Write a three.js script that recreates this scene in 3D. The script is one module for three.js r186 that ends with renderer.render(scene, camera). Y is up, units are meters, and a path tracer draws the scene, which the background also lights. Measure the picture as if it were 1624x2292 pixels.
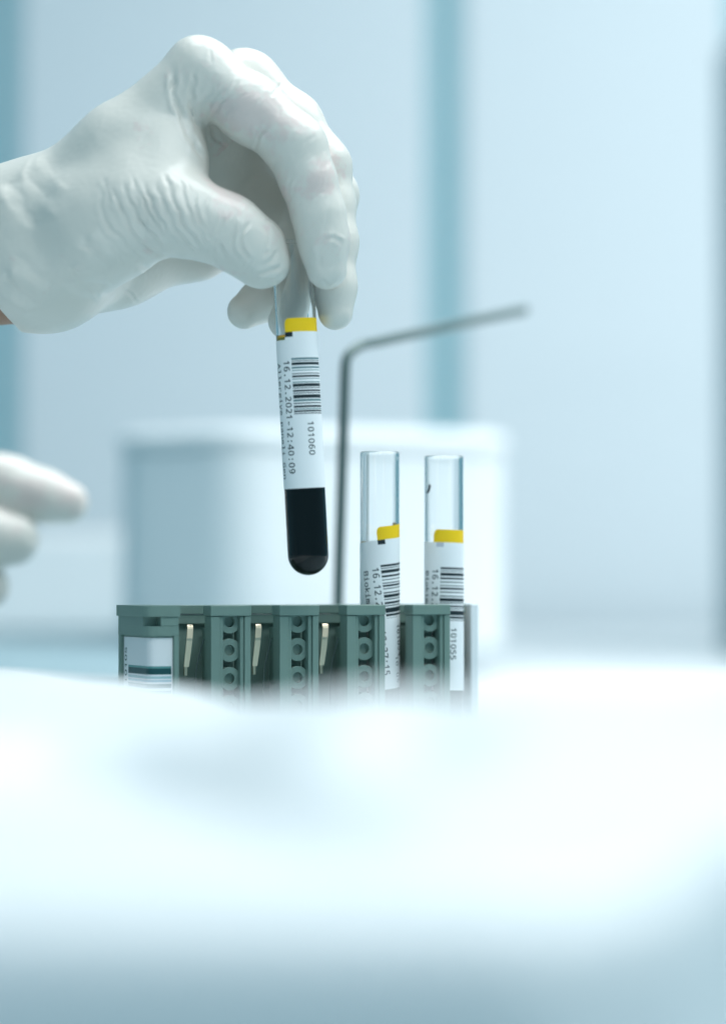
import * as THREE from 'three';
import { mergeGeometries, mergeVertices, toCreasedNormals } from 'three/addons/utils/BufferGeometryUtils.js';
import { RoundedBoxGeometry } from 'three/addons/geometries/RoundedBoxGeometry.js';
import { RectAreaLightUniformsLib } from 'three/addons/lights/RectAreaLightUniformsLib.js';
import { createNoise3D } from 'simplex-noise';

// ------------------------------------------------------------------ camera, light, exposure
const W = 1624, H = 2291, F = 6138;                 // size of the picture the pixel notes refer to, focal length in those pixels
const HORIZON = 1290, CAM = new THREE.Vector3(0, 0.080, 0.90);
const PITCH = Math.atan((HORIZON - H / 2) / F);
const scene = new THREE.Scene();
const camera = new THREE.PerspectiveCamera(2 * Math.atan(H / 2 / F) * 180 / Math.PI, 725 / 1024, 0.01, 20);
camera.position.copy(CAM);
camera.rotation.x = PITCH;
camera.focus = 0.885;
camera.userData.fStop = 3.9;
camera.updateMatrixWorld(true);

scene.background = new THREE.Color().setRGB(0.105, 0.25, 0.32);   // ambient fill hidden behind the wall panels, teal to tint the shadows

const renderer = new THREE.WebGLRenderer({ antialias: true });
renderer.toneMapping = THREE.LinearToneMapping;
renderer.toneMappingExposure = 1.16;
renderer.shadowMap.enabled = true;
RectAreaLightUniformsLib.init();

// ------------------------------------------------------------------ helpers
const V3 = (x, y, z) => new THREE.Vector3(x, y, z);
const cosP = Math.cos(PITCH), sinP = Math.sin(PITCH);
// a pixel of the photograph and a distance in metres along the view axis -> a point
function P(px, py, d) {
  const x = (px - W / 2) / F * d, y = -(py - H / 2) / F * d, z = -d;
  return V3(CAM.x + x, CAM.y + y * cosP - z * sinP, CAM.z + y * sinP + z * cosP);
}
function toPixel(p) {
  const x = p.x - CAM.x, yy = p.y - CAM.y, zz = p.z - CAM.z;
  const y = yy * cosP + zz * sinP, z = -yy * sinP + zz * cosP;
  return [W / 2 + F * x / -z, H / 2 - F * y / -z, -z];
}
let seed = 7;
const rnd = () => { seed = (seed * 1664525 + 1013904223) >>> 0; return seed / 4294967296; };
const noise = createNoise3D(rnd);
const lerp = (a, b, t) => a + (b - a) * t;
const clamp = (x, a = 0, b = 1) => Math.min(b, Math.max(a, x));
const sstep = (a, b, x) => { const t = clamp((x - a) / (b - a)); return t * t * (3 - 2 * t); };

const used = {};
function numbered(name) { const n = used[name] ?? 0; used[name] = n + 1; return n ? `${name}_${String(n).padStart(3, '0')}` : name; }
function thing(name, label, category, group) {
  const g = new THREE.Group(); g.name = numbered(name); g.userData = { label, category };
  if (group) g.userData.group = group;
  scene.add(g); return g;
}
function mesh(name, geometry, material, parent) {
  const m = new THREE.Mesh(geometry, material); m.name = parent ? name : numbered(name);
  m.castShadow = m.receiveShadow = true; (parent ?? scene).add(m); return m;
}
function structure(name, geometry, material, label, category) {
  const m = mesh(name, geometry, material); m.userData = { kind: 'structure', label, category }; return m;
}
function box(x0, x1, y0, y1, z0, z1, r = 0) {
  const w = x1 - x0, h = y1 - y0, d = z1 - z0;
  const g = r > 0 ? new RoundedBoxGeometry(w, h, d, 2, r) : new THREE.BoxGeometry(w, h, d);
  g.translate((x0 + x1) / 2, (y0 + y1) / 2, (z0 + z1) / 2);
  return g;
}
function merge(list) {
  return mergeGeometries(list.map((g) => { const o = g.index ? g.toNonIndexed() : g; for (const k of Object.keys(o.attributes)) if (!['position', 'normal', 'uv'].includes(k)) o.deleteAttribute(k); return o; }));
}
function noiseTexture(size, scale, lo, hi, octaves = 3, srgb = false) {
  const data = new Uint8Array(size * size * 4);
  for (let j = 0; j < size; j++) for (let i = 0; i < size; i++) {
    const a = i / size * 2 * Math.PI, b = j / size * 2 * Math.PI; let v = 0, amp = 0.5, s = scale;
    for (let o = 0; o < octaves; o++) { v += amp * noise(Math.cos(a) * s + Math.cos(b) * s * 0.7, Math.sin(a) * s + 9.1, Math.sin(b) * s + Math.cos(b) * s * 0.3); amp *= 0.5; s *= 2.1; }
    const k = Math.round(255 * clamp(lerp(lo, hi, 0.5 + 0.5 * v)));
    data.set([k, k, k, 255], (j * size + i) * 4);
  }
  const t = new THREE.DataTexture(data, size, size); t.wrapS = t.wrapT = THREE.RepeatWrapping;
  t.magFilter = THREE.LinearFilter; t.minFilter = THREE.LinearMipmapLinearFilter; t.generateMipmaps = true; t.needsUpdate = true;
  if (srgb) t.colorSpace = THREE.SRGBColorSpace;
  return t;
}
const rgb = (r, g, b) => new THREE.Color().setRGB(r, g, b);
const grain = noiseTexture(256, 9, 0.2, 0.8, 4);
const mottle = noiseTexture(256, 2.2, 0.86, 1.06, 3);

// ------------------------------------------------------------------ materials
const M = {
  whitePlastic: new THREE.MeshPhysicalMaterial({ color: rgb(0.83, 0.86, 0.87), roughness: 0.38, map: mottle }),
  housing: new THREE.MeshPhysicalMaterial({ color: rgb(0.80, 0.82, 0.83), roughness: 0.35 }),
  wallPanel: new THREE.MeshPhysicalMaterial({ color: rgb(0.71, 0.76, 0.79), roughness: 0.45 }),
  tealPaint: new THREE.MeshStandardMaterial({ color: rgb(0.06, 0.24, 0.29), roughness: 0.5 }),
  strip: new THREE.MeshStandardMaterial({ color: rgb(0.15, 0.40, 0.46), roughness: 0.5 }),
  rack: new THREE.MeshPhysicalMaterial({ color: rgb(0.175, 0.265, 0.23), roughness: 0.48, roughnessMap: null, bumpMap: grain, bumpScale: 0.00004 }),
  metal: new THREE.MeshStandardMaterial({ color: rgb(0.66, 0.575, 0.43), roughness: 0.32, metalness: 1 }),
  rod: new THREE.MeshStandardMaterial({ color: rgb(0.13, 0.18, 0.175), roughness: 0.4, metalness: 0.3 }),
  glass: new THREE.MeshPhysicalMaterial({ color: rgb(0.985, 0.995, 0.995), roughness: 0.0, transmission: 1, thickness: 0.001, ior: 1.47 }),
  blood: new THREE.MeshPhysicalMaterial({ color: rgb(0.0015, 0.001, 0.001), roughness: 0.3, ior: 1.35, specularIntensity: 0.1 }),
  serum: new THREE.MeshPhysicalMaterial({ color: rgb(0.9, 0.52, 0.03), roughness: 0.1, transmission: 0.7, thickness: 0.01, ior: 1.35 }),
  yellow: new THREE.MeshStandardMaterial({ color: rgb(1.0, 0.63, 0.0), roughness: 0.55 }),
  glove: new THREE.MeshPhysicalMaterial({ color: rgb(0.92, 0.895, 0.86), vertexColors: true, roughness: 0.36, specularIntensity: 0.9, clearcoat: 0.25, clearcoatRoughness: 0.28 }),
  skin: new THREE.MeshStandardMaterial({ color: rgb(0.36, 0.20, 0.13), roughness: 0.6 }),
  worktop: new THREE.MeshStandardMaterial({ color: rgb(0.30, 0.42, 0.46), roughness: 0.5, map: mottle }),
  lampFrame: new THREE.MeshStandardMaterial({ color: rgb(0.8, 0.8, 0.8), roughness: 0.5 }),
  lampGlow: new THREE.MeshStandardMaterial({ color: rgb(0.9, 0.9, 0.9), emissive: rgb(1, 0.98, 0.97), emissiveIntensity: 1 }),
  ink: new THREE.MeshStandardMaterial({ color: rgb(0.01, 0.014, 0.016), roughness: 0.7 }),
};

// ------------------------------------------------------------------ lamps (ceiling panels out of view, placed for the light they give)
function unseenCeilingLamp(x, y, z, w, l, intensity, label) {
  const t = thing('ceiling_light', label, 'lamp');
  t.position.set(x, y, z);
  mesh('frame', merge([box(-w / 2 - 0.03, w / 2 + 0.03, 0.004, 0.05, -l / 2 - 0.03, l / 2 + 0.03), box(-w / 2 - 0.03, -w / 2, -0.012, 0.004, -l / 2 - 0.03, l / 2 + 0.03), box(w / 2, w / 2 + 0.03, -0.012, 0.004, -l / 2 - 0.03, l / 2 + 0.03)]), M.lampFrame, t);
  mesh('diffuser', box(-w / 2, w / 2, -0.004, 0.002, -l / 2, l / 2), M.lampGlow, t);
  const light = new THREE.RectAreaLight(rgb(0.92, 0.98, 1.0), intensity, w, l);
  light.position.set(x, y - 0.012, z); light.lookAt(x, y - 1, z);
  scene.add(light);
}
unseenCeilingLamp(0.50, 1.25, -0.25, 1.5, 1.0, 3.9, 'unseen ceiling light panel placed to light the rack and hands from above');  // out of view, soft key from above for rack and hands
unseenCeilingLamp(0.65, 1.30, 1.15, 1.5, 0.8, 3.0, 'unseen ceiling light panel behind the camera, placed to light the front faces');  // out of view behind the camera, lights faces turned to the front
unseenCeilingLamp(1.25, 1.80, -0.95, 1.4, 0.7, 6.2, 'added ceiling light panel out of view, brightens the wall panelling');  // added fill out of view, brightens the wall towards the right

// ------------------------------------------------------------------ the setting
const WALLZ = 2.7;   // distance of the back wall along the view
function wallX(px) { return (px - W / 2) / F * WALLZ; }
{
  const z = CAM.z - WALLZ;
  const t = thing('wall_panelling', 'pale blue-grey wall panels divided by upright teal strips', 'wall');
  const y0 = -0.5, y1 = 1.0, edges = [-900, 2, 997, 1672, 2500];
  for (let k = 0; k < 4; k++) mesh('panel', box(wallX(edges[k]) + (k ? 0.0141 : 0), wallX(edges[k + 1]) - (k < 3 ? 0.0141 : 0), y0, y1, z - 0.03, z, 0.002), M.wallPanel, t);
  for (const e of edges.slice(1, 4)) mesh('divider_strip', box(wallX(e) - 0.0136, wallX(e) + 0.0136, y0, y1, z - 0.035, z - 0.006), M.strip, t);
  t.position.set(0, 0, 0);
}
structure('worktop', box(-1.2, 1.2, -0.03, 0, -1.79, 0.62), M.worktop, 'pale grey-blue worktop under the rack', 'worktop');

// the low deck behind the rack on which the white housing stands
structure('rear_deck', box(-0.5, -0.005, 0.001, 0.042, CAM.z - 2.0, CAM.z - 1.06, 0.004), M.worktop, 'low blue-grey deck behind the rack', 'deck');
// white shelf on the right behind the rack, running back to the panelling
structure('rear_shelf', box(-0.004, 0.9, 0.001, 0.024, CAM.z - 2.66, CAM.z - 1.0, 0.006), M.housing, 'white shelf running back to the wall panels behind the end tube', 'shelf');
// added white box, lightens the left end of the deck behind the fingers
{
  const t = thing('white_carton', 'added white box standing for the pale area behind the empty gloved fingers', 'carton');
  const a = P(-160, 1290, 1.78), b = P(330, 1290, 1.78), yT = P(0, 1190, 1.78).y;
  mesh('box', box(a.x, b.x, 0.0425, yT, a.z - 0.16, a.z, 0.006), M.housing, t);
  mesh('flap', box(a.x + 0.002, b.x - 0.002, yT + 0.0004, yT + 0.002, a.z - 0.158, a.z - 0.002, 0.0005), M.housing, t);
}

// white housing behind the rack: body with a turned corner, a domed lid lip
{
  const t = thing('analyser_housing', 'white rounded plastic machine housing standing behind the tube rack', 'machine');
  const dC = 1.42;
  const corner = P(528, 1290, dC), right = P(1145, 1290, dC + 0.07), left = P(256, 1290, dC + 0.065);
  const back = V3(0, 0, -0.13);
  const outline = (grow) => {
    const s = new THREE.Shape();
    const c = [left.clone().add(back), left, corner, right, right.clone().add(back)].map((p) => [p.x, -p.z]);
    const cx = (left.x + right.x) / 2, cz = -(corner.z - 0.12);
    const pts = c.map(([x, z]) => { const dx = x - cx, dz = z - cz, l = Math.hypot(dx, dz); return [x + dx / l * grow, z + dz / l * grow]; });
    const r = 0.022;
    for (let k = 0; k < pts.length; k++) {
      const p = pts[k], a = pts[(k + pts.length - 1) % pts.length], b = pts[(k + 1) % pts.length];
      const la = Math.hypot(a[0] - p[0], a[1] - p[1]), lb = Math.hypot(b[0] - p[0], b[1] - p[1]);
      const p1 = [p[0] + (a[0] - p[0]) / la * r, p[1] + (a[1] - p[1]) / la * r], p2 = [p[0] + (b[0] - p[0]) / lb * r, p[1] + (b[1] - p[1]) / lb * r];
      k ? s.lineTo(...p1) : s.moveTo(...p1); s.quadraticCurveTo(...p, ...p2);
    }
    s.closePath(); return s;
  };
  const up = (g, y) => { g.rotateX(-Math.PI / 2); g.translate(0, y, 0); return g; };
  mesh('body', up(new THREE.ExtrudeGeometry(outline(-0.003), { depth: 0.104, bevelEnabled: false, curveSegments: 10 }), 0.0425), M.housing, t);
  mesh('lid', up(new THREE.ExtrudeGeometry(outline(-0.0098), { depth: 0.002, bevelEnabled: true, bevelThickness: 0.0052, bevelSize: 0.0085, bevelSegments: 8, curveSegments: 10 }), 0.1517), M.housing, t);
}

// teal cabinet at the right-hand end
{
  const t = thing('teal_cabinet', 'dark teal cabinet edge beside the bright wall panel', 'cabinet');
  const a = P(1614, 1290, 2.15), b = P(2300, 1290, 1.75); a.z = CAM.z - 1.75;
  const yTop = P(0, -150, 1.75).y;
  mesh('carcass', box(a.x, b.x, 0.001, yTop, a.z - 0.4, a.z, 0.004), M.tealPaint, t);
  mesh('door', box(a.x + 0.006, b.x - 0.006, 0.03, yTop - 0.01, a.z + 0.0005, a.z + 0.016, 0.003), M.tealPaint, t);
}

// white cover of the instrument in front of the rack
{
  const t = thing('instrument_cover', 'smooth white plastic instrument cover in front of the rack', 'machine');
  const lin = (tab, x) => { if (x <= tab[0][0]) return tab[0][1]; for (let k = 1; k < tab.length; k++) if (x <= tab[k][0]) return lerp(tab[k - 1][1], tab[k][1], sstep(0, 1, (x - tab[k - 1][0]) / (tab[k][0] - tab[k - 1][0])) * 0.5 + 0.5 * (x - tab[k - 1][0]) / (tab[k][0] - tab[k - 1][0])); return tab[tab.length - 1][1]; };
  const backEdge = [[-0.21, 1.02], [-0.1097, 0.822], [-0.066, 0.727], [-0.046, 0.680], [-0.022, 0.59], [-0.004, 0.515], [0.02, 0.49], [0.07, 0.50], [0.16, 0.53]];
  const frontEdge = [[-0.21, 0.318], [0.02, 0.318], [0.0345, 0.33], [0.0565, 0.37], [0.08, 0.43], [0.16, 0.50]];
  const LOW = 0.0425, HIGH = 0.053;
  const height = (x, d) => {
    const soft = sstep(-0.05, 0.012, x);
    const kink = 0.008 * Math.exp(-(((x + 0.047) / 0.006) ** 2));
    const s0 = lerp(0.475 - 0.3 * kink, 0.33, soft), wdt = lerp(0.03, 0.12, soft);
    let h = LOW + (HIGH + 0.0065 * sstep(-0.03, 0.005, x) - LOW) * sstep(s0, s0 + wdt, d);
    h -= 0.006 * Math.exp(-(((x - 0.007) / 0.011) ** 2) - (((d - 0.425) / 0.024) ** 2));
    return h;
  };
  const NX = 150, NT = 170, NR = 7, R = 0.011, pos = [], idx = [];
  const xs = []; for (let i = 0; i <= NX; i++) xs.push(lerp(-0.20, 0.15, i / NX));
  const rows = 2 + NR + NT + 1 + NR + 2;
  for (const x of xs) {
    const f = lin(frontEdge, x), b = lin(backEdge, x), yf = height(x, f + R), yb = height(x, b - 0.004);
    const add = (d, y) => pos.push(x, y, CAM.z - d);
    add(f + 0.004, -0.12); add(f, yf - R);
    for (let k = 1; k <= NR; k++) { const a = k / (NR + 1) * Math.PI / 2; add(f + R - R * Math.cos(a), yf - R + R * Math.sin(a)); }
    for (let k = 0; k <= NT; k++) { const d = lerp(f + R, b - 0.004, k / NT); add(d, height(x, d)); }
    for (let k = 1; k <= NR; k++) { const a = k / (NR + 1) * Math.PI / 2; add(b - 0.004 + 0.004 * Math.sin(a), yb - 0.004 + 0.004 * Math.cos(a)); }
    add(b, yb - 0.004); add(b, 0.001);
  }
  for (let i = 0; i < NX; i++) for (let j = 0; j < rows - 1; j++) { const a = i * rows + j, b = a + rows; idx.push(a, b, a + 1, b, b + 1, a + 1); }
  for (const i of [0, NX]) { const m = pos.length / 3, o = i * rows; pos.push(xs[i], 0.0, CAM.z - 0.6); for (let j = 0; j < rows - 1; j++) i ? idx.push(m, o + j, o + j + 1) : idx.push(m, o + j + 1, o + j); }
  const g = new THREE.BufferGeometry(); g.setAttribute('position', new THREE.Float32BufferAttribute(pos, 3)); g.setIndex(idx); g.computeVertexNormals();
  mesh('shell', g, M.housing, t);
}

// ------------------------------------------------------------------ tube rack
const TH = 24 * Math.PI / 180, RACK0 = (() => { const p = P(330, 1355, 0.865); return V3(p.x, 0, p.z); })();
const RT = 0.0708, mm = 0.001;
const rackPoint = (u, v, w) => V3(RACK0.x + u * Math.cos(TH) + w * Math.sin(TH), v, RACK0.z - u * Math.sin(TH) + w * Math.cos(TH));
{
  const t = thing('tube_rack', 'grey-green plastic five-slot tube rack holding two labelled tubes', 'rack');
  t.position.copy(RACK0); t.rotation.y = TH;
  const D = 28 * mm, PIT = 23.6 * mm;
  const b = (u0, u1, v0, v1, w0, w1, r = 0.25) => box(u0 * mm, u1 * mm, v0, v1, w0 * mm, w1 * mm, r * mm);
  mesh('base', b(0.5, 123.4, 0.0005, 0.013, -25, -0.6, 0.6), M.rack, t);
  // rear wall with its stepped lip
  mesh('rear_wall', merge([b(10.6, 123.3, 0.0131, RT - 0.006, -25, -22.5), b(10.6, 123.3, RT - 0.0062, RT - 0.0031, -25.2, -20.2), b(10.6, 123.3, RT - 0.003, RT - 0.0001, -25.4, -19.6)]), M.rack, t);
  // end block with rounded front corner, a slot and a recess for its label
  const blockShape = (grow, u1) => {
    const s = new THREE.Shape(), r = 4.5 * mm;
    s.moveTo(-grow, D + grow); s.lineTo(u1, D + grow); s.lineTo(u1, -grow); s.lineTo(r, -grow); s.quadraticCurveTo(-grow, -grow, -grow, r); s.closePath(); return s;
  };
  const flat = (shape, v0, v1) => {           // plan shape (u, depth) -> prism between two heights
    const pts = shape.getPoints(10), pos = [];
    const tri = THREE.ShapeUtils.triangulateShape(pts, []), n = pts.length;
    const q = (p, v) => [p.x, v, -p.y];
    for (let k = 0; k < n; k++) { const a = pts[k], c = pts[(k + 1) % n]; if (a.distanceTo(c) < 1e-7) continue; pos.push(...q(a, v0), ...q(a, v1), ...q(c, v1), ...q(a, v0), ...q(c, v1), ...q(c, v0)); }
    for (const [i, j, k] of tri) { pos.push(...q(pts[i], v1), ...q(pts[j], v1), ...q(pts[k], v1)); pos.push(...q(pts[i], v0), ...q(pts[k], v0), ...q(pts[j], v0)); }
    const g = new THREE.BufferGeometry(); g.setAttribute('position', new THREE.Float32BufferAttribute(pos, 3));
    g.setAttribute('uv', new THREE.Float32BufferAttribute(new Float32Array(pos.length / 3 * 2), 2));
    g.computeVertexNormals(); return toCreasedNormals(g, 0.6);
  };
  const hole0 = RT - 0.0065, hole1 = RT - 0.0035, win0 = 0.022, win1 = 0.0612;
  const end = mesh('end_block', merge([
    flat(blockShape(0.5 * mm, 10.9 * mm), hole1, RT),
    flat(blockShape(0, 10.6 * mm), win1, hole0),
    flat(blockShape(0, 10.6 * mm), 0.0006, win0),
    flat(blockShape(-1.2 * mm, 9.6 * mm), win0, win1),
    b(9.0, 10.7, win0, win1, -D / mm, -0.02),
    b(0.02, 1.6, win0, win1, -D / mm, -D / mm + 2.2),
    // round the slot
    flat((() => { const s = new THREE.Shape(); s.moveTo(0, D); s.lineTo(10.6 * mm, D); s.lineTo(10.6 * mm, 4 * mm); s.lineTo(0, 4 * mm); s.closePath(); return s; })(), hole0, hole1),
    b(4.6, 10.6, hole0, hole1, -4, -0.01),
  ]), M.rack, t);
  // the white label round the corner of the end block
  {
    const c = document.createElement('canvas'); c.width = 1024; c.height = 1024; const x = c.getContext('2d');
    x.fillStyle = '#e9e9ea'; x.fillRect(0, 0, 1024, 1024);
    const ln = (y0, y1, col) => { x.fillStyle = col; x.fillRect(150, y0 * 26.1, 860, (y1 - y0) * 26.1); };
    x.save(); x.translate(98, 15.6 * 26.1); x.rotate(-Math.PI / 2); x.fillStyle = '#2c4a4a'; x.font = 'bold 88px monospace'; x.scale(12.4 * 26.1 / x.measureText('10105').width, 1); x.fillText('10105', 0, 0); x.restore();
    ln(9.2, 9.9, '#5c9794'); ln(9.9, 11.9, '#0c4a4d'); ln(12.5, 13.3, '#8fb9bf'); ln(13.6, 14.3, '#8fb4c4'); ln(14.9, 16.2, '#0f4d4f'); ln(17, 18, '#0f4d4f'); ln(18.6, 21, '#0f4d4f'); ln(22, 23, '#5c9794'); ln(24, 26, '#0f4d4f');
    const tex = new THREE.CanvasTexture(c); tex.colorSpace = THREE.SRGBColorSpace; tex.anisotropy = 8;
    const path = []; const o = -1.05 * mm, r = 4.5 * mm;
    const a0 = new THREE.Vector2(o * -1, 25.5 * mm), a1 = new THREE.Vector2(-o, r), a2 = new THREE.Vector2(-o, -o), a3 = new THREE.Vector2(r, -o), a4 = new THREE.Vector2(8.9 * mm, -o);
    for (let k = 0; k <= 6; k++) path.push(a0.clone().lerp(a1, k / 6));
    for (let k = 1; k <= 12; k++) { const s = k / 12; path.push(new THREE.Vector2((1 - s) ** 2 * a1.x + 2 * s * (1 - s) * a2.x + s * s * a3.x, (1 - s) ** 2 * a1.y + 2 * s * (1 - s) * a2.y + s * s * a3.y)); }
    for (let k = 1; k <= 3; k++) path.push(a3.clone().lerp(a4, k / 3));
    const len = [0]; for (let k = 1; k < path.length; k++) len.push(len[k - 1] + path[k].distanceTo(path[k - 1]));
    const pos = [], uv = [], idx = [];
    path.forEach((p, k) => { for (const s of [0, 1]) { pos.push(p.x, lerp(win0 + 0.0004, win1 - 0.0006, s), -p.y); uv.push(len[k] / len[len.length - 1], s); } });
    for (let k = 0; k < path.length - 1; k++) { const a = 2 * k; idx.push(a, a + 2, a + 1, a + 2, a + 3, a + 1); }
    const g = new THREE.BufferGeometry(); g.setAttribute('position', new THREE.Float32BufferAttribute(pos, 3)); g.setAttribute('uv', new THREE.Float32BufferAttribute(uv, 2)); g.setIndex(idx); g.computeVertexNormals();
    const l = mesh('label', g, new THREE.MeshStandardMaterial({ map: tex, roughness: 0.4, side: THREE.DoubleSide }), t);
    l.userData.label = 'white striped label round the corner of the end block';
  }
  // posts between the slots
  const ringShape = new THREE.Shape(); ringShape.absarc(0, 0, 3.6 * mm, 0, 2 * Math.PI, false);
  const rh = new THREE.Path(); rh.absarc(0, 0, 1.85 * mm, 0, 2 * Math.PI, true); ringShape.holes.push(rh);
  const ringG = new THREE.ExtrudeGeometry(ringShape, { depth: 3.6 * mm, bevelEnabled: true, bevelThickness: 0.15 * mm, bevelSize: 0.15 * mm, bevelSegments: 2, curveSegments: 28 });
  const ringFloor = new THREE.CylinderGeometry(1.72 * mm, 1.8 * mm, 0.8 * mm, 24); ringFloor.rotateX(Math.PI / 2); ringFloor.translate(0, 0, 1.5 * mm);
  const studG = merge([ringG, ringFloor]);
  for (let k = 0; k < 4; k++) {
    const u = 21.2 + 23.6 * k;
    const post = mesh('post', merge([
      b(u, u + 13.9, RT - 0.0034, RT, -6.5, 0.5, 0.35),                       // lip
      b(u + 0.3, u + 3.3, 0.0131, RT - 0.0035, -6, 0), b(u + 3.3, u + 4.7, 0.0131, RT - 0.0035, -6.2, -0.7), b(u + 3.0, u + 3.5, 0.0131, RT - 0.0036, -6.2, -1.1, 0.05),
      b(u + 10.5, u + 11.8, 0.0131, RT - 0.0035, -6.2, -0.7), b(u + 11.8, u + 13.9, 0.0131, RT - 0.0035, -6, 0), b(u + 11.5, u + 12.0, 0.0131, RT - 0.0036, -6.2, -1.1, 0.05),
      b(u + 4.6, u + 10.4, 0.0131, RT - 0.0075, -19.6, -6.8, 0.1),           // web between two slots
      b(u + 3.6, u + 10.6, RT - 0.0076, RT - 0.0035, -9.5, -6.6, 0.1),
    ]), M.rack, t);
    for (let j = 0; j < 5; j++) {
      const s = mesh('stud_ring', studG, M.rack, post); s.position.set((u + 7.7) * mm, 0.0655 - 0.0091 * j, -6.5 * mm);
    }
  }
  mesh('end_cap', b(121.0, 123.8, 0.0131, RT, -25.6, -15, 0.4), M.housing, t).userData.label = 'pale end cap of the rack';
  // spring clips and wires in the slots
  for (let k = 0; k < 5; k++) {
    const u = 11.0 + 23.6 * k;
    if (k < 3) {
      const c = new THREE.CatmullRomCurve3([V3(u + 7.2, 63.6, -11.6), V3(u + 7.1, 64.4, -10.6), V3(u + 7.0, 63.8, -9.8), V3(u + 6.5, 58, -9.6), V3(u + 5.9, 51, -10.4)].map((p) => p.multiplyScalar(mm)));
      const prof = new THREE.Shape(); prof.moveTo(-0.0002, -0.00115); prof.lineTo(0.0002, -0.00115); prof.lineTo(0.0002, 0.00115); prof.lineTo(-0.0002, 0.00115);
      const pts = c.getPoints(24), pos = [], idx = [];
      pts.forEach((p, i) => { const tan = c.getTangent(i / 24), n = V3(0, tan.z, -tan.y).normalize(), a = V3(1, 0, 0.25).normalize(); const hw = 0.00082 * (0.8 + 0.35 * Math.sin(i / 24 * 2.6)); for (const [sa, sn] of [[-1, -1], [1, -1], [1, 1], [-1, 1]]) { const q = p.clone().addScaledVector(a, sa * hw).addScaledVector(n, sn * 0.0002); pos.push(q.x, q.y, q.z); } });
      for (let i = 0; i < 24; i++) for (let j = 0; j < 4; j++) { const a = 4 * i + j, b2 = 4 * i + (j + 1) % 4; idx.push(a, b2, a + 4, b2, b2 + 4, a + 4); }
      idx.push(0, 2, 1, 0, 3, 2); const e = 96; idx.push(e, e + 1, e + 2, e, e + 2, e + 3);
      let g = new THREE.BufferGeometry(); g.setAttribute('position', new THREE.Float32BufferAttribute(pos, 3)); g.setIndex(idx); g = toCreasedNormals(g, 0.7);
      const clip = mesh('spring_clip', g, M.metal, t);
      mesh('clip_foot', b(u + 5.3, u + 6.3, 0.0482, 0.0512, -11.2, -10.2, 0.1), M.metal, clip);
    }
    const w = new THREE.TubeGeometry(new THREE.CatmullRomCurve3([V3(u + 11.4, 60, -9), V3(u + 10.3, 56, -9.3), V3(u + 9.2, 51, -9.6), V3(u + 8.9, 46, -9.7), V3(u + 8.9, 38, -9.7)].map((p) => p.multiplyScalar(mm))), 24, 0.00022, 6);
    if (k < 3) mesh('spring_wire', w, M.rod, t);
  }
}

// ------------------------------------------------------------------ tubes
const TR = 6.5 * mm, TI = 5.85 * mm, TL = 0.106;
function latheTube() {
  const p = [];
  for (let k = 0; k <= 16; k++) { const a = -Math.PI / 2 + k / 16 * Math.PI / 2; p.push(new THREE.Vector2(Math.max(1e-6, TR * Math.cos(a)), TR + TR * Math.sin(a))); }
  p.push(new THREE.Vector2(TR, TL - 0.0006));
  for (let k = 1; k <= 5; k++) { const a = k / 6 * Math.PI; p.push(new THREE.Vector2((TR + TI) / 2 + (TR - TI) / 2 * Math.cos(a), TL - 0.0005 + 0.0005 * Math.sin(a))); }
  p.push(new THREE.Vector2(TI, TL - 0.0006));
  for (let k = 0; k <= 16; k++) { const a = -k / 16 * Math.PI / 2; p.push(new THREE.Vector2(Math.max(1e-6, TI * Math.cos(a)), TR + TI * Math.sin(a))); }
  return new THREE.LatheGeometry(p, 72);
}
function latheLiquid(y0, y1, round) {
  const r = TI + 0.00004, p = [];
  if (round) for (let k = 0; k <= 12; k++) { const a = -Math.PI / 2 + k / 12 * Math.PI / 2; p.push(new THREE.Vector2(Math.max(1e-6, r * Math.cos(a)), TR + r * Math.sin(a))); }
  else p.push(new THREE.Vector2(1e-6, y0), new THREE.Vector2(r, y0));
  p.push(new THREE.Vector2(r, y1), new THREE.Vector2(r * 0.85, y1 - 0.0005), new THREE.Vector2(1e-6, y1 - 0.0006));
  return new THREE.LatheGeometry(p, 64);
}
const glassG = latheTube(), bloodG = latheLiquid(0, 0.030, true), serumG = latheLiquid(0.0301, 0.0763, false);
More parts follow.
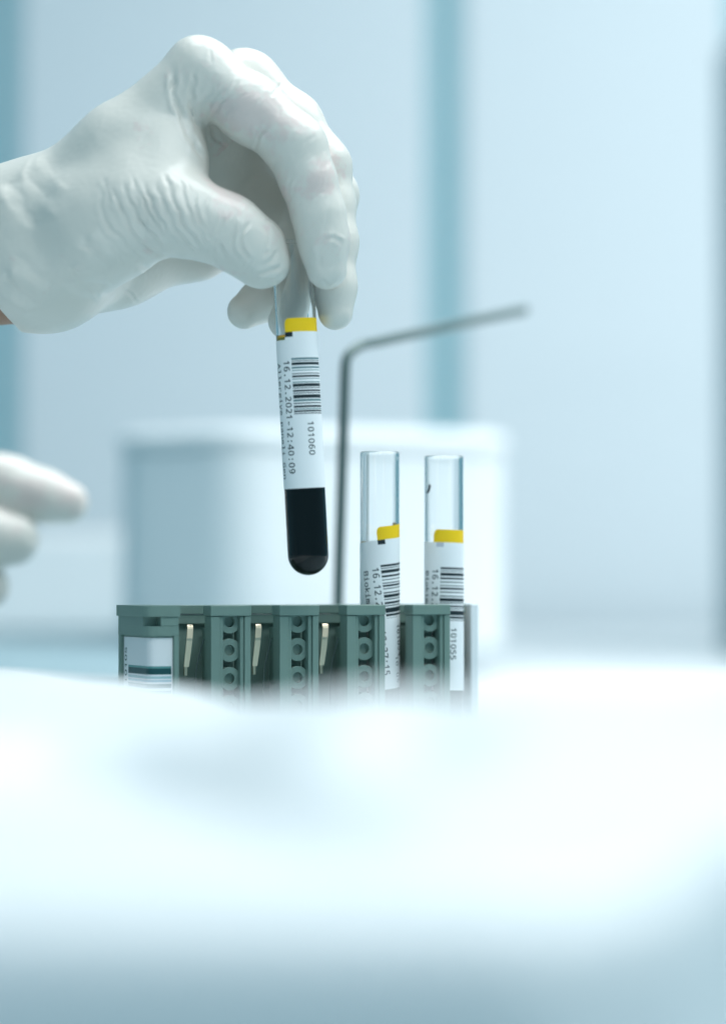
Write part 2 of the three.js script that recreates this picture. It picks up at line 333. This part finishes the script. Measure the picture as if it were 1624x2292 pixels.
// a sheet wrapped on the tube: u runs round it (mm from the middle of its front), v down from the label's top (mm)
function wrapped(u0, u1, top, bottom, R, turn, skew, nu = 40, nv = 24) {
  const pos = [], uv = [], idx = [];
  const cs = Math.cos(skew), sn = Math.sin(skew);
  const put = (i, j, r) => {
    const u = lerp(u0, u1, i / nu), v = lerp(top(u), bottom(u), j / nv);
    const uu = u * cs + (v - 25) * sn * 1, vv = 25 - u * sn + (v - 25) * cs;
    const a = (uu + turn) / 6.5;
    pos.push(r * Math.sin(a), TL - 0.029 - vv * mm, r * Math.cos(a)); uv.push((u + 16) / 32, 1 - v / 49.5);
  };
  for (const r of [R, R - 0.00007]) for (let i = 0; i <= nu; i++) for (let j = 0; j <= nv; j++) put(i, j, r);
  const n = (nu + 1) * (nv + 1), at = (i, j) => i * (nv + 1) + j;
  for (let i = 0; i < nu; i++) for (let j = 0; j < nv; j++) {
    const a = at(i, j), b = at(i + 1, j), c = at(i + 1, j + 1), d = at(i, j + 1);
    idx.push(a, d, b, b, d, c, n + a, n + b, n + d, n + b, n + c, n + d);
  }
  for (let i = 0; i < nu; i++) for (const j of [0, nv]) { const a = at(i, j), b = at(i + 1, j); j ? idx.push(a, n + a, b, b, n + a, n + b) : idx.push(a, b, n + a, b, n + b, n + a); }
  for (let j = 0; j < nv; j++) for (const i of [0, nu]) { const a = at(i, j), b = at(i, j + 1); i ? idx.push(a, b, n + a, b, n + b, n + a) : idx.push(a, n + a, b, b, n + a, n + b); }
  const g = new THREE.BufferGeometry(); g.setAttribute('position', new THREE.Float32BufferAttribute(pos, 3)); g.setAttribute('uv', new THREE.Float32BufferAttribute(uv, 2)); g.setIndex(idx);
  g.computeVertexNormals(); return g;
}
const PX = 30;
function labelPrint({ number, name, date, side, faint, extra, seedBars, grey, mark = -3.6 }) {
  const c = document.createElement('canvas'); c.width = 32 * PX; c.height = Math.round(49.5 * PX); const x = c.getContext('2d');
  x.fillStyle = '#f4f4f5'; x.fillRect(0, 0, c.width, c.height);
  const X = (u) => (u + 16) * PX, Y = (v) => v * PX, ink = '#0d2229';
  x.fillStyle = ink;
  // bars
  let s = seedBars; const r2 = () => { s = (s * 1103515245 + 12345) >>> 0; return s / 4294967296; };
  let v = 8.3, k = 0; const widths = [0.55, 0.25, 0.95, 0.5, 0.25, 0.25, 0.6, 0.25, 0.3, 0.9, 0.25, 0.55, 0.25, 1.25, 0.6, 0.3, 0.75, 0.3, 0.6, 0.3], gaps = [0.3, 0.45, 0.5, 0.55, 0.7, 0.4, 0.5, 0.7, 0.35, 0.3, 0.5, 0.35, 0.45, 0.3, 0.4, 0.5, 0.35, 0.3, 0.3];
  while (v < 26) { const w = widths[k % widths.length] * lerp(0.85, 1.1, r2()) * (faint ? 1 : 1.2); x.fillStyle = faint && [0, 3, 4, 7, 8, 14, 17].includes(k % 20) ? '#5d7f84' : ink; x.fillRect(X(-1.9), Y(v), 11.4 * PX, Math.min(w, 26 - v) * PX); v += w + gaps[k % gaps.length] * lerp(0.8, 1.15, r2()) * (faint ? 1 : 1.25); k++; }
  const text = (str, u, v0, v1, size, weight = '', stretch) => {
    x.save(); x.translate(X(u), Y(v0)); x.rotate(Math.PI / 2); x.fillStyle = ink; x.font = `${weight} ${size * PX}px monospace`;
    const w = x.measureText(str).width; x.scale((v1 - v0) * PX / w, 1); x.fillText(str, 0, 0); x.restore();
  };
  text(date, -4.75, 8.8, 44.8, 2.95, 'bold');
  text(name, -8.3, 9.6, 9.6 + name.length * 1.84, 2.6, 'bold');
  text(number, 2.2, 28.2, 39.2, 2.8, 'bold');
  text(side, 9.9, 8.5, 8.5 + side.length * 1.5, 1.9);
  if (extra) text(extra, 0.4, 38.5, 48, 2.2);
  x.fillStyle = grey ? '#c3c6d0' : ink; x.fillRect(X(mark), Y(0), 2.5 * PX, 1.55 * PX);
  const t = new THREE.CanvasTexture(c); t.colorSpace = THREE.SRGBColorSpace; t.anisotropy = 8; return t;
}
function bloodTube(label, print, turn, skew, notch, tabU) {
  const t = thing('blood_tube', label, 'tube', 'blood sample tubes');
  mesh('glass', glassG, M.glass, t);
  mesh('blood', bloodG, M.blood, t);
  mesh('serum', serumG, M.serum, t);
  const paper = new THREE.MeshStandardMaterial({ map: labelPrint(print), roughness: 0.62 });
  const l = mesh('label', wrapped(-12.5, 15.5, (u) => notch ? 2.4 * (1 - sstep(-3.75, -3.55, u)) + 0.02 : 0.02, () => 49.4, TR + 0.00011, turn, skew, 140), paper, t);
  const corner = (u) => { const s = clamp((tabU + 1.6 - u) / 1.6); return -4.3 + 1.6 * (1 - Math.sqrt(Math.max(0, 1 - s * s))); };
  mesh('yellow_tab', wrapped(tabU, 14.5, corner, () => 0.01, TR + 0.00011, turn, skew, 60, 6), M.yellow, l);
  return t;
}
const held = bloodTube('blood tube numbered 101060 held up between gloved fingers', { number: '101060', name: 'Allergiye paneli Gen', date: '16.12.2021-12:40:09', side: '- AZTURAN - - CERRAHI', faint: true, seedBars: 11 }, 0.0, 0, true, -3.6);
{ const top = P(652, 534, 0.87), bot = P(692, 1287, 0.87), dir = top.clone().sub(bot).normalize(); held.position.copy(bot); held.quaternion.setFromUnitVectors(V3(0, 1, 0), dir); }
const racked = (k, o, turnedY) => { const p = rackPoint((15 + 23.6 * k) * mm, 0.0154, -12 * mm); o.position.copy(p); o.rotation.y = turnedY; };
const tA = bloodTube('blood tube numbered 101054 with crooked label standing in the rack', { number: '101054', name: 'Biokimya', date: '16.12.2021-12:37:15', side: '- - - -', extra: '10 05', seedBars: 23, mark: -2.0 }, 3.9, 0.11, false, -2.0);
racked(3, tA, 0);
const tB = bloodTube('blood tube numbered 101055 with straight label in the rack end slot', { number: '101055', name: 'Biokimya', date: '16.12.2021-12:37:40', side: '- - - - - - - - - - - - - ', seedBars: 37, grey: true }, 0.1, -0.03, false, -4.6);
racked(4, tB, 0); tB.position.y -= 0.001;
// a small dark fleck inside the end tube
{
  const c = new THREE.CatmullRomCurve3([V3(-3.9, 96.3, 4.0), V3(-4.0, 95.2, 4.0), V3(-4.25, 94.2, 3.7), V3(-4.6, 93.6, 3.4)].map((p) => p.multiplyScalar(mm).multiply(V3(1.24, 1, 1.24))));
  const g = new THREE.TubeGeometry(c, 16, 0.00035, 8);
  mesh('ink_mark', g, M.ink, tB);
}

// ------------------------------------------------------------------ bent rod behind the held tube
{
  const t = thing('bent_rod', 'dark grey-green metal rod bent at a right angle behind the held tube', 'rod');
  const pts = [P(752, 1560, 1.03), P(757, 1350, 1.03), P(764, 1100, 1.03), P(770, 900, 1.03), P(772, 838, 1.03), P(776, 800, 1.031), P(802, 776, 1.036), P(850, 764, 1.05), P(1000, 731, 1.10), P(1100, 709, 1.135), P(1172, 694, 1.16)];
  pts[0].y = 0.001;
  const c = new THREE.CatmullRomCurve3(pts, false, 'centripetal');
  mesh('shaft', new THREE.TubeGeometry(c, 120, 0.0020, 16), M.rod, t);
  const e = new THREE.SphereGeometry(0.0020, 16, 12); e.translate(...pts[pts.length - 1].toArray()); mesh('tip', e, M.rod, t);
  const f = new THREE.CylinderGeometry(0.012, 0.013, 0.006, 32); f.translate(pts[0].x, 0.0031, pts[0].z); mesh('foot', f, M.rod, t);
}

// ------------------------------------------------------------------ hands
function smin(a, b, k) { const h = Math.max(k - Math.abs(a - b), 0) / k; return Math.min(a, b) - h * h * k * 0.25; }
// one bone: tapered capsule
function bone(a, b) {
  const [ax, ay, az, ar] = a, [bx, by, bz, br] = b, dx = bx - ax, dy = by - ay, dz = bz - az, ll = dx * dx + dy * dy + dz * dz || 1e-12;
  return (x, y, z) => { const px = x - ax, py = y - ay, pz = z - az; let t = (px * dx + py * dy + pz * dz) / ll; t = t < 0 ? 0 : t > 1 ? 1 : t; const ex = px - t * dx, ey = py - t * dy, ez = pz - t * dz; return Math.sqrt(ex * ex + ey * ey + ez * ez) - (ar + (br - ar) * t); };
}
function chain(js, k) { const bs = []; for (let i = 0; i + 1 < js.length; i++) bs.push(bone(js[i], js[i + 1])); return (x, y, z) => { let d = bs[0](x, y, z); for (let i = 1; i < bs.length; i++) d = smin(d, bs[i](x, y, z), k); return d; }; }
function surfaceNets(f, lo, hi, h) {
  const nx = Math.ceil((hi[0] - lo[0]) / h) + 1, ny = Math.ceil((hi[1] - lo[1]) / h) + 1, nz = Math.ceil((hi[2] - lo[2]) / h) + 1;
  const v = new Float32Array(nx * ny * nz), B = 8, half = B * h * 0.5 * 1.75 + h * 2;
  const at = (i, j, k) => (k * ny + j) * nx + i;
  for (let K = 0; K < nz; K += B) for (let J = 0; J < ny; J += B) for (let I = 0; I < nx; I += B) {
    const c = f(lo[0] + (I + B / 2) * h, lo[1] + (J + B / 2) * h, lo[2] + (K + B / 2) * h), far = Math.abs(c) > half;
    for (let k = K; k < Math.min(nz, K + B); k++) for (let j = J; j < Math.min(ny, J + B); j++) for (let i = I; i < Math.min(nx, I + B); i++) v[at(i, j, k)] = far ? c : f(lo[0] + i * h, lo[1] + j * h, lo[2] + k * h);
  }
  const id = new Int32Array(nx * ny * nz).fill(-1), pos = [], idx = [];
  const cs = [[0, 0, 0], [1, 0, 0], [0, 1, 0], [1, 1, 0], [0, 0, 1], [1, 0, 1], [0, 1, 1], [1, 1, 1]];
  const es = [[0, 1], [0, 2], [0, 4], [1, 3], [1, 5], [2, 3], [2, 6], [3, 7], [4, 5], [4, 6], [5, 7], [6, 7]];
  for (let k = 0; k < nz - 1; k++) for (let j = 0; j < ny - 1; j++) for (let i = 0; i < nx - 1; i++) {
    const w = cs.map((c) => v[at(i + c[0], j + c[1], k + c[2])]); let m = 0; for (let q = 0; q < 8; q++) if (w[q] < 0) m |= 1 << q;
    if (m === 0 || m === 255) continue;
    let n = 0, X = 0, Y = 0, Z = 0;
    for (const [a, b] of es) if ((w[a] < 0) !== (w[b] < 0)) { const t = w[a] / (w[a] - w[b]), A = cs[a], C = cs[b]; X += A[0] + (C[0] - A[0]) * t; Y += A[1] + (C[1] - A[1]) * t; Z += A[2] + (C[2] - A[2]) * t; n++; }
    id[at(i, j, k)] = pos.length / 3; pos.push(lo[0] + (i + X / n) * h, lo[1] + (j + Y / n) * h, lo[2] + (k + Z / n) * h);
  }
  for (let k = 1; k < nz - 1; k++) for (let j = 1; j < ny - 1; j++) for (let i = 1; i < nx - 1; i++) {
    const a = v[at(i, j, k)] < 0;
    const quad = (p, q, r, s, flip) => flip ? idx.push(p, q, r, p, r, s) : idx.push(p, r, q, p, s, r);
    if (a !== v[at(i + 1, j, k)] < 0) quad(id[at(i, j - 1, k - 1)], id[at(i, j, k - 1)], id[at(i, j, k)], id[at(i, j - 1, k)], a);
    if (a !== v[at(i, j + 1, k)] < 0) quad(id[at(i - 1, j, k - 1)], id[at(i - 1, j, k)], id[at(i, j, k)], id[at(i, j, k - 1)], a);
    if (a !== v[at(i, j, k + 1)] < 0) quad(id[at(i - 1, j - 1, k)], id[at(i, j - 1, k)], id[at(i, j, k)], id[at(i - 1, j, k)], a);
  }
  const g = new THREE.BufferGeometry(); g.setAttribute('position', new THREE.Float32BufferAttribute(pos, 3)); g.setIndex(idx); g.computeVertexNormals(); return g;
}
const joint = (d0) => (px, py, z, r) => { const p = P(px, py, d0 - z * mm); return [p.x, p.y, p.z, r * mm]; };

// creases of the glove: lines over the photograph, cut into the surface that faces the camera there
function creases(g, list, depthMax, base, tint) {
  const p = g.attributes.position, n = g.attributes.normal, col = new Float32Array(p.count * 3), v = V3(), m = V3();
  const segs = list.map(({ pts, w, a, ridge = 0.6 }) => { const c = new THREE.CatmullRomCurve3(pts.map(([x, y]) => V3(x, y, 0)), false, 'centripetal').getPoints(20); let x0 = 1e9, x1 = -1e9, y0 = 1e9, y1 = -1e9; for (const q of c) { x0 = Math.min(x0, q.x); x1 = Math.max(x1, q.x); y0 = Math.min(y0, q.y); y1 = Math.max(y1, q.y); } return { c, w, a, ridge, x0, x1, y0, y1 }; });
  for (let i = 0; i < p.count; i++) {
    v.fromBufferAttribute(p, i); m.fromBufferAttribute(n, i);
    let [px, py, d] = toPixel(v); px += 5 * noise(px / 45, py / 45, 1.7); py += 5 * noise(px / 45, py / 45, 8.3); const face = m.clone().dot(CAM.clone().sub(v).normalize());
    let off = 0.00016 * noise(v.x * 70, v.y * 70, v.z * 70) + 0.00003 * noise(v.x * 420, v.y * 420, v.z * 420);
    if (face > 0.02 && d < (px < 330 ? depthMax + 0.02 : depthMax)) for (const s of segs) {
      const R = 4 * s.w * 7; if (px < s.x0 - R || px > s.x1 + R || py < s.y0 - R || py > s.y1 + R) continue;
      let best = 1e9, tt = 0, side = 1; const c = s.c;
      for (let k = 0; k + 1 < c.length; k++) { const ex = c[k + 1].x - c[k].x, ey = c[k + 1].y - c[k].y, qx = px - c[k].x, qy = py - c[k].y; const t = clamp((qx * ex + qy * ey) / (ex * ex + ey * ey)); const dx = qx - t * ex, dy = qy - t * ey, q = dx * dx + dy * dy; if (q < best) { best = q; tt = (k + t) / (c.length - 1); side = Math.sign(ex * qy - ey * qx); } }
      const dist = Math.sqrt(best) / 7, fade = sstep(0, 0.18, tt) * sstep(0, 0.22, 1 - tt), x = dist / s.w;
      off += 1.15 * fade * s.a * mm * sstep(0.02, 0.3, face) * (0.75 + 0.5 * noise(px / 60, py / 60, 4.4)) * (-Math.exp(-Math.pow(x, 1.5) * 1.3) + s.ridge * Math.exp(-((x - 1.6) ** 2) * 1.1));
    }
    p.setXYZ(i, v.x + m.x * off, v.y + m.y * off, v.z + m.z * off);
    const k = sstep(0.0, 0.9, noise(v.x * 45 + 3, v.y * 45, v.z * 45) + 0.5 * noise(v.x * 190, v.y * 190, v.z * 190) + 0.4 * noise(v.x * 520, v.y * 520, v.z * 520) + (tint ? tint(px, py, d) : 0));
    col.set([lerp(base[0], base[0] * 0.99, k), lerp(base[1], base[1] * 0.88, k), lerp(base[2], base[2] * 0.90, k)], i * 3);
  }
  g.setAttribute('color', new THREE.BufferAttribute(col, 3)); g.computeVertexNormals();
}

// the hand that holds the tube
{
  const t = thing('gloved_hand', 'white latex-gloved hand pinching the raised blood tube', 'hand');
  const J = joint(0.87);
  const wristR = J(95, 548, -16, 24.5), wristU = J(110, 560, -48, 21.5), armR = J(-260, 560, -48, 26.5), armU = J(-260, 565, -78, 24.5);
  const metaIdx = J(285, 355, -4, 15.5), mcpI = J(447, 159, 0, 9.6), mcpM = J(548, 190, -19, 9.0), mcpR = J(598, 255, -37, 9.2), mcpP = J(610, 300, -52, 10);
  const heel = J(250, 545, -36, 18), hyp = J(430, 530, -44, 12.5), cmc = J(225, 505, 3, 16), web = J(372, 362, 3, 11.5);
  const palmParts = [bone(armR, wristR), bone(armU, wristU), bone(wristR, metaIdx), bone(metaIdx, mcpI), bone(J(240, 440, -20, 19), mcpM), bone(J(270, 470, -36, 18), mcpR), bone(wristU, heel), bone(heel, hyp), bone(heel, mcpP), bone(wristR, wristU), bone(hyp, J(575, 470, -50, 11)), bone(mcpP, J(575, 470, -50, 11)), bone(J(420, 400, -40, 14), mcpM)];
  const webParts = [bone(wristR, cmc), bone(cmc, web), bone(metaIdx, web)];
  const palm = (x, y, z) => { let d = palmParts[0](x, y, z); for (let k = 1; k < palmParts.length; k++) d = smin(d, palmParts[k](x, y, z), 0.008); return d; };
  const fingers = [
    chain([mcpI, J(560, 243, 5, 10.3), J(662, 326, 8, 9.2), J(690, 405, 9, 8.3), J(713, 482, 9.5, 7.9), J(724, 540, 9.3, 7.4), J(731, 602, 8.9, 6.3)], 0.004),
    chain([mcpM, J(650, 274, -17, 9.5), J(718, 372, -14, 9.2), J(735, 460, -12, 8.1), J(743, 540, -9, 7.7), J(748, 640, -6, 6.6), J(750, 700, -4.5, 5.6)], 0.004),
    chain([mcpR, J(680, 350, -37, 8.8), J(741, 436, -34, 8.4), J(728, 520, -30, 8.0), J(700, 610, -25, 7.4), J(640, 720, -17, 5.8)], 0.004),
    chain([mcpP, J(665, 440, -50, 9.2), J(690, 540, -45, 8.2), J(640, 625, -40, 7.2), J(592, 668, -35, 6.8), J(548, 697, -32, 5.9)], 0.004),
  ];
  const thumb = chain([cmc, J(310, 470, 9, 14.3), J(395, 478, 14, 12), J(455, 496, 14, 10.2), J(515, 517, 13, 9.7), J(555, 552, 11.5, 8.6), J(584, 590, 9.6, 7.7)], 0.006);
  const thumbPad = bone(J(592, 545, 8, 6.6), J(602, 590, 8, 5.8));
  const f = (x, y, z) => {
    const p = palm(x, y, z); let d = p; for (const q of webParts) d = smin(d, q(x, y, z), 0.008);
    d = smin(d, thumb(x, y, z), 0.010); d = smin(d, thumbPad(x, y, z), 0.004);
    let e = 1; for (const q of fingers) e = smin(e, smin(p, q(x, y, z), 0.007), 0.0012);
    return smin(d, e, 0.0015);
  };
  const lo = P(-150, 790, 0.99); lo.y = P(0, 790, 0.83).y; const hi = P(850, 50, 0.95); hi.y = P(0, 40, 1.0).y;
  // the cuff ends on a slanting line; the skin of the forearm goes on below it
  const ca = P(-95, 560, 0.9), cb = P(75, 770, 0.9), cn = new THREE.Vector2(cb.y - ca.y, -(cb.x - ca.x)).normalize();   // towards the left
  const glove = (x, y, z) => Math.max(f(x, y, z), -(cn.x * (x - ca.x) + cn.y * (y - ca.y)) * (cn.x > 0 ? 1 : -1));
  const g = surfaceNets(glove, [lo.x - 0.004, lo.y, lo.z], [hi.x, hi.y, CAM.z - 0.83], 0.0006);
  const z = (l) => l.map(([x, y]) => [x / 1.852, y / 1.852 + 48.7]);
  const C = [];
  const add = (pts, w, a, ridge) => C.push({ pts: z(pts), w, a, ridge });
  add([[415, 670], [425, 800], [480, 880], [560, 960], [640, 1010]], 0.8, 0.35);
  add([[455, 650], [490, 760], [545, 860], [620, 945], [740, 985], [800, 985]], 0.75, 0.6);
  add([[505, 640], [545, 760], [615, 870], [700, 945]], 0.7, 0.4);
  add([[545, 620], [590, 740], [660, 860], [740, 935]], 0.7, 0.42);
  add([[590, 630], [630, 760], [700, 880], [780, 955]], 0.7, 0.4);
  add([[635, 630], [680, 770], [755, 900], [820, 965]], 0.7, 0.38);
  add([[680, 610], [712, 720], [765, 840], [850, 950]], 0.7, 0.5);
  add([[740, 640], [770, 760], [815, 855], [885, 955]], 0.7, 0.42);
  add([[795, 690], [820, 790], [850, 860], [905, 960]], 0.65, 0.4);
  add([[850, 740], [862, 830], [895, 910], [940, 985]], 0.65, 0.3);
  add([[925, 810], [905, 890], [925, 960], [950, 1000]], 0.6, 0.42);
  add([[985, 800], [965, 870], [975, 960], [1000, 1010]], 0.6, 0.3);
  add([[560, 1000], [650, 1030], [760, 1030], [860, 1000]], 1.1, 0.6);
  add([[722, 170], [722, 300], [755, 410], [800, 500], [850, 590]], 0.9, 0.85);
  add([[815, 200], [792, 300], [800, 390], [835, 450]], 0.9, 0.75);
  add([[890, 250], [845, 320], [835, 400]], 0.8, 0.3);
  add([[980, 300], [905, 350], [878, 420], [900, 490], [940, 530]], 0.7, 0.5);
  add([[930, 280], [870, 340], [855, 420]], 0.7, 0.25);
  add([[1110, 440], [1065, 495], [1060, 560]], 0.6, 0.6);
  add([[1170, 560], [1120, 620], [1110, 690]], 0.7, 0.25);
  add([[1230, 650], [1200, 730], [1195, 800]], 0.6, 0.22);
  add([[1210, 640], [1180, 720]], 0.6, 0.2);
  add([[1180, 820], [1205, 880], [1225, 960]], 0.6, 0.2);
  // nail and folds of the thumb and the index tip
  add([[1040, 830], [1000, 880], [1010, 960], [1050, 1000]], 0.6, 0.35, 0.9);
  add([[1060, 830], [1110, 880], [1100, 950], [1070, 1000]], 0.8, 0.3, 0.9);
  add([[1070, 1010], [1115, 990], [1165, 950]], 0.7, 0.45, 1);
  add([[1060, 1050], [1115, 1040], [1172, 1000]], 0.7, 0.5, 1);
  add([[1090, 1085], [1140, 1075], [1175, 1040]], 0.6, 0.3, 1);
  add([[1090, 840], [1130, 820], [1160, 850]], 0.7, 0.25);
  add([[1370, 780], [1345, 870], [1325, 960], [1330, 1040]], 1.0, 0.3, 0.9);
  add([[1330, 900], [1380, 900], [1420, 930]], 0.8, 0.3, 1);
  add([[1320, 1070], [1370, 1095], [1410, 1080]], 0.7, 0.35, 0.9);
  // slack folds of the cuff and wrist
  add([[20, 640], [70, 700], [130, 800], [160, 860]], 3.4, 0.8, 0.6);
  add([[90, 620], [160, 690], [210, 760]], 3.2, 0.6, 0.6);
  add([[330, 880], [400, 960], [480, 1030]], 1.8, 0.4, 0.8);
  add([[280, 1030], [360, 1080], [470, 1110]], 1.8, 0.7, 0.8);
  add([[0, 1060], [80, 1110], [190, 1180]], 2.2, 0.8, 0.8);
  add([[60, 960], [150, 1040], [260, 1110]], 2.2, 0.5, 0.8);
  // many small secondary wrinkles: across the thumb's base, round the finger joints, along the stretched palm
  const fine = (x0, y0, x1, y1, n, len, ang, spread, a) => { for (let k = 0; k < n; k++) { const x = lerp(x0, x1, rnd()), y = lerp(y0, y1, rnd()), an = ang + (rnd() - 0.5) * spread, l = len * (0.6 + 0.8 * rnd()), bend = (rnd() - 0.5) * 0.5; C.push({ pts: [[x - l * Math.cos(an), y - l * Math.sin(an)], [x + bend * l * 0.4 * Math.sin(an), y - bend * l * 0.4 * Math.cos(an)], [x + l * Math.cos(an), y + l * Math.sin(an)]], w: 0.4 + 0.3 * rnd(), a: a * (0.5 + rnd()), ridge: 0.5 }); } };
  fine(230, 400, 470, 590, 30, 26, 1.1, 0.7, 0.16);
  fine(470, 470, 560, 600, 14, 20, 1.7, 0.8, 0.13);
  fine(480, 180, 640, 330, 18, 18, 2.2, 0.9, 0.14);
  fine(620, 300, 740, 420, 12, 18, 2.4, 0.8, 0.12);
  fine(670, 430, 760, 620, 14, 14, 1.9, 1.4, 0.10);
  fine(540, 560, 630, 640, 9, 14, 2.7, 1.0, 0.2);
  fine(150, 560, 420, 680, 12, 34, 0.6, 0.6, 0.25);
  fine(390, 120, 470, 260, 8, 24, 1.7, 0.5, 0.2);
  const spots = [[560, 250, 90], [700, 380, 70], [590, 500, 60], [720, 520, 60], [520, 460, 60]];
  creases(g, C, 0.889, [0.79, 0.775, 0.735], (px, py, d) => { if (d > 0.885 || px < 300) return -1.1; let s = -0.6; for (const [x, y, r] of spots) s += 1.1 * Math.exp(-(((px - x) / r) ** 2) - (((py - y) / r) ** 2)); return s; });
  mesh('glove', g, M.glove, t);
  // forearm skin inside the cuff
  const arm = [bone(J(-330, 575, -58, 24.5), J(60, 560, -22, 21.5)), bone(J(-330, 590, -82, 23.5), J(60, 575, -46, 19.5))];
  const skin = surfaceNets((x, y, zz) => smin(arm[0](x, y, zz), arm[1](x, y, zz), 0.012) - 0.0012, (() => { const a = P(-480, 860, 1.0); return [a.x, P(0, 860, 0.83).y, a.z]; })(), (() => { const a = P(240, 300, 0.83); return [a.x, a.y, a.z]; })(), 0.0025);
  mesh('forearm', skin, M.skin, t);
}
// the second hand, behind and to the left
{
  const t = thing('gloved_hand', 'blurred gloved fingers reaching in beside the rack, empty', 'hand');
  const J = joint(1.06);
  const palmB = [bone(J(-420, 1120, -5, 24), J(-330, 1090, 5, 16)), bone(J(-460, 1200, -15, 24), J(-330, 1230, -10, 16)), bone(J(-700, 1200, -10, 25), J(-440, 1160, -8, 26)), bone(J(-430, 1160, 5, 20), J(-330, 1180, 6, 16))];
  const palm = (x, y, z) => { let d = palmB[0](x, y, z); for (let k = 1; k < palmB.length; k++) d = smin(d, palmB[k](x, y, z), 0.012); return d; };
  const fs = [
    chain([J(-330, 1070, 0, 14), J(-120, 1055, 2, 12.5), J(20, 1088, 3, 11.4), J(98, 1110, 2, 9.8), J(152, 1124, 0, 8.2)], 0.004),
    chain([J(-330, 1150, 10, 13), J(-150, 1160, 14, 12), J(-30, 1200, 12, 11.4), J(28, 1207, 9, 10.4)], 0.004),
    chain([J(-340, 1230, 6, 12.5), J(-170, 1265, 12, 11), J(-60, 1300, 12, 10), J(-28, 1312, 10, 8.6)], 0.004),
    chain([J(-360, 1300, 0, 11), J(-220, 1360, 6, 9.2), J(-130, 1410, 8, 8)], 0.004),
    chain([J(-420, 1080, 15, 14), J(-330, 1200, 32, 11), J(-220, 1260, 34, 9.5), J(-140, 1290, 32, 8)], 0.005),
  ];
  const f = (x, y, z) => { const p = palm(x, y, z); let d = p; for (const q of fs) d = smin(d, smin(p, q(x, y, z), 0.008), 0.0015); return d; };
  const lo = P(-760, 1480, 1.1), hi = P(240, 940, 0.97);
  const g = surfaceNets(f, [lo.x, lo.y, lo.z], [hi.x, hi.y, hi.z], 0.0016);
  creases(g, [], 0, [0.77, 0.755, 0.72]);
  mesh('glove', g, M.glove, t);
}

renderer.render(scene, camera);
